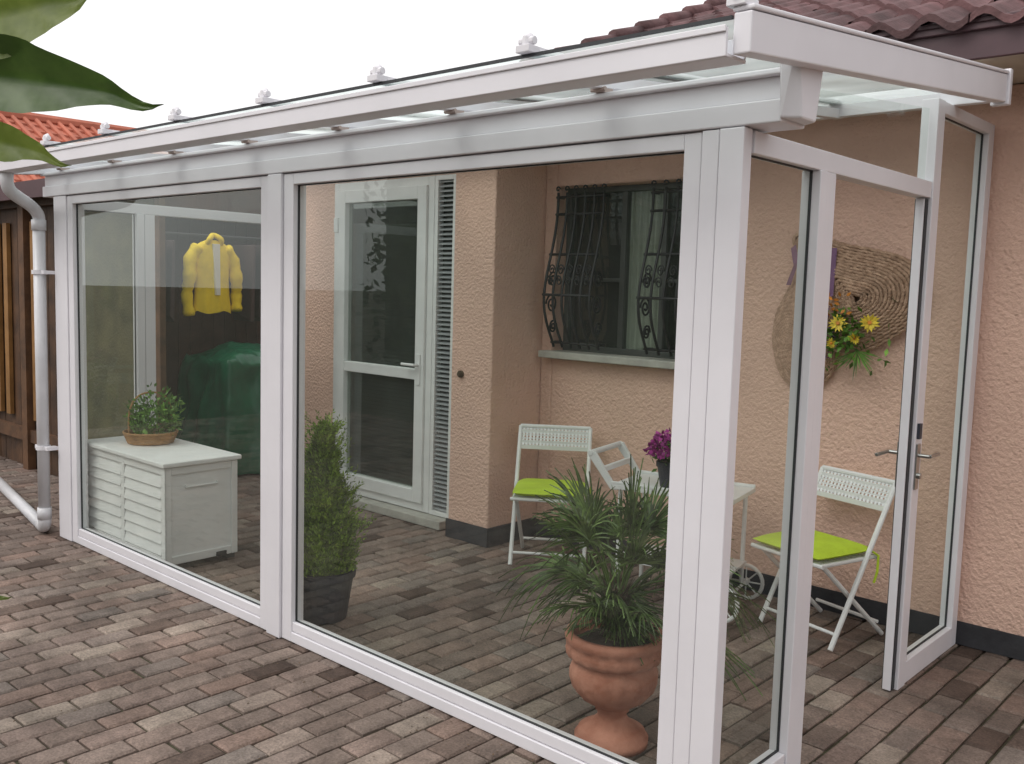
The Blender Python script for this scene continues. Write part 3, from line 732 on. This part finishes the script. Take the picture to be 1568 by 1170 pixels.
# ---------------------------------------------------------------- foreground shrub
fs=empty("broadleaf_shrub")
b=B()
T=[V((-1.35,.12,0)),V((-1.30,.14,.6)),V((-1.22,.15,1.1)),V((-1.14,.18,1.5)),V((-1.05,.2,1.85)),V((-1.0,.2,2.1))]
b.tube(smoothpts(T,5),[.03-.0009*i for i in range(26)],8)
tips=[(V((-.86,.255,1.70)),T[3]),(V((-.87,.245,1.76)),T[4]),(V((-.86,.25,1.652)),T[3]),(V((-.86,.22,1.31)),T[2])]
for p,q in tips: b.tube(smoothpts([q,(p+q)/2+V((0,0,.03)),p],4),[.008,.008,.007,.007,.006,.005,.005,.004,.004],6)
b.obj("branches","bark",fs,smooth=True)
def bigleaf(b,base,tip,w,up,cup=.15,droop=.02,tp_=.55):
    base=V(base);tip=V(tip);d=tip-base;L_=d.length;dn=d.normalized();up=V(up);s=up-dn*up.dot(dn);s.normalize();nn=dn.cross(s)
    n0=len(b.v);NU,NV=24,10
    for i in range(NU+1):
        t=i/NU;ww=w*math.sin(math.pi*t**.75)**.8+.0004
        if t>tp_: ww*=1-((t-tp_)/(1-tp_))**.8*.62
        c=base+d*t+s*(math.sin(t*math.pi)*droop-.05*L_*max(0,t-.75)*4*math.sin((t-.75)*12))
        for j in range(NV+1):
            v=j/NV*2-1;b.v.append(tuple(c+s*v*ww*.5*(1+.04*math.sin(t*17+v*2))+nn*(abs(v)*ww*cup+.0018*math.sin(t*38-abs(v)*5)*abs(v))))
    for i in range(NU):
        for j in range(NV):
            a_=n0+i*(NV+1)+j;b.f.append((a_,a_+1,a_+NV+2,a_+NV+1))
b=B()
bigleaf(b,(-.85,.252,1.706),(-.702,.370,1.683),.056,(.1,.0,1),.25,.003,.45)
bigleaf(b,(-.87,.245,1.692),(-.785,.304,1.688),.036,(.3,.2,1),.2,-.004)
for i in range(26):
    z=U(1.2,2.1);base=V((-1.15+U(-.1,.06),.05+U(-.25,.12),z));dd=V((U(-1,.2),U(-1,.3),U(-.6,.5))).normalized();bigleaf(b,base,base+dd*U(.1,.15),.05,(.1,.2,1),.2,.01)
b.obj("leaves","bigleaf",fs,smooth=True)
b=B()
bigleaf(b,(-.87,.240,1.745),(-.748,.338,1.768),.082,(.2,.1,1),.2,-.006,.85)
bigleaf(b,(-.83,.255,1.652),(-.750,.320,1.634),.030,(.1,.1,1),.25,.006)
bigleaf(b,(-.83,.215,1.305),(-.748,.270,1.307),.020,(.1,.1,1),.2,0)
b.obj("young_leaves","bigleaf2",fs,smooth=True)
# ---------------------------------------------------------------- light
w=bpy.data.worlds.new("World");sc.world=w;w.use_nodes=True;nt=w.node_tree;nt.nodes.clear();L=nt.links.new
sky=N(nt,"ShaderNodeTexSky",sky_type='NISHITA');sky.sun_disc=False;sky.sun_elevation=math.radians(50);sky.sun_rotation=math.radians(200);sky.dust_density=6;sky.air_density=1.5
hs=N(nt,"ShaderNodeHueSaturation");hs.inputs["Saturation"].default_value=.25;L(sky.outputs[0],hs.inputs["Color"])
b1=N(nt,"ShaderNodeBackground");b1.inputs[1].default_value=.05;L(hs.outputs[0],b1.inputs[0])
b2=N(nt,"ShaderNodeBackground");b2.inputs[0].default_value=(1.0,.985,.99,1);b2.inputs[1].default_value=1.0
ad=N(nt,"ShaderNodeAddShader");L(b1.outputs[0],ad.inputs[0]);L(b2.outputs[0],ad.inputs[1]);o=N(nt,"ShaderNodeOutputWorld");L(ad.outputs[0],o.inputs[0])
sl_=bpy.data.lights.new("sun","SUN");sl_.energy=.75;sl_.angle=math.radians(25);sl_.color=(1,.96,.90)
so=bpy.data.objects.new("sun",sl_);COL.objects.link(so)
el=math.radians(50);az=math.radians(200)
dv=V((math.sin(az)*math.cos(el),math.cos(az)*math.cos(el),math.sin(el)));so.rotation_euler=dv.to_track_quat('Z','Y').to_euler();so.location=(0,0,8)
# ---------------------------------------------------------------- camera
cam=bpy.data.cameras.new("camera");cam.sensor_width=36;cam.lens=33.5;cam.clip_start=.05;cam.clip_end=500
co=bpy.data.objects.new("camera",cam);COL.objects.link(co);sc.camera=co
Xr=V((.7392,-.0874,.6678)).normalized();Yr=V((.6730,.0541,-.7377));Yr=(Yr-Xr*Yr.dot(Xr)).normalized();Zr=Xr.cross(Yr)
co.matrix_world=Matrix(((Xr.x,Xr.y,Xr.z,0),(Yr.x,Yr.y,Yr.z,0),(Zr.x,Zr.y,Zr.z,1.55),(0,0,0,1)))
sc.view_settings.view_transform='Standard';sc.view_settings.look='None';sc.view_settings.exposure=0
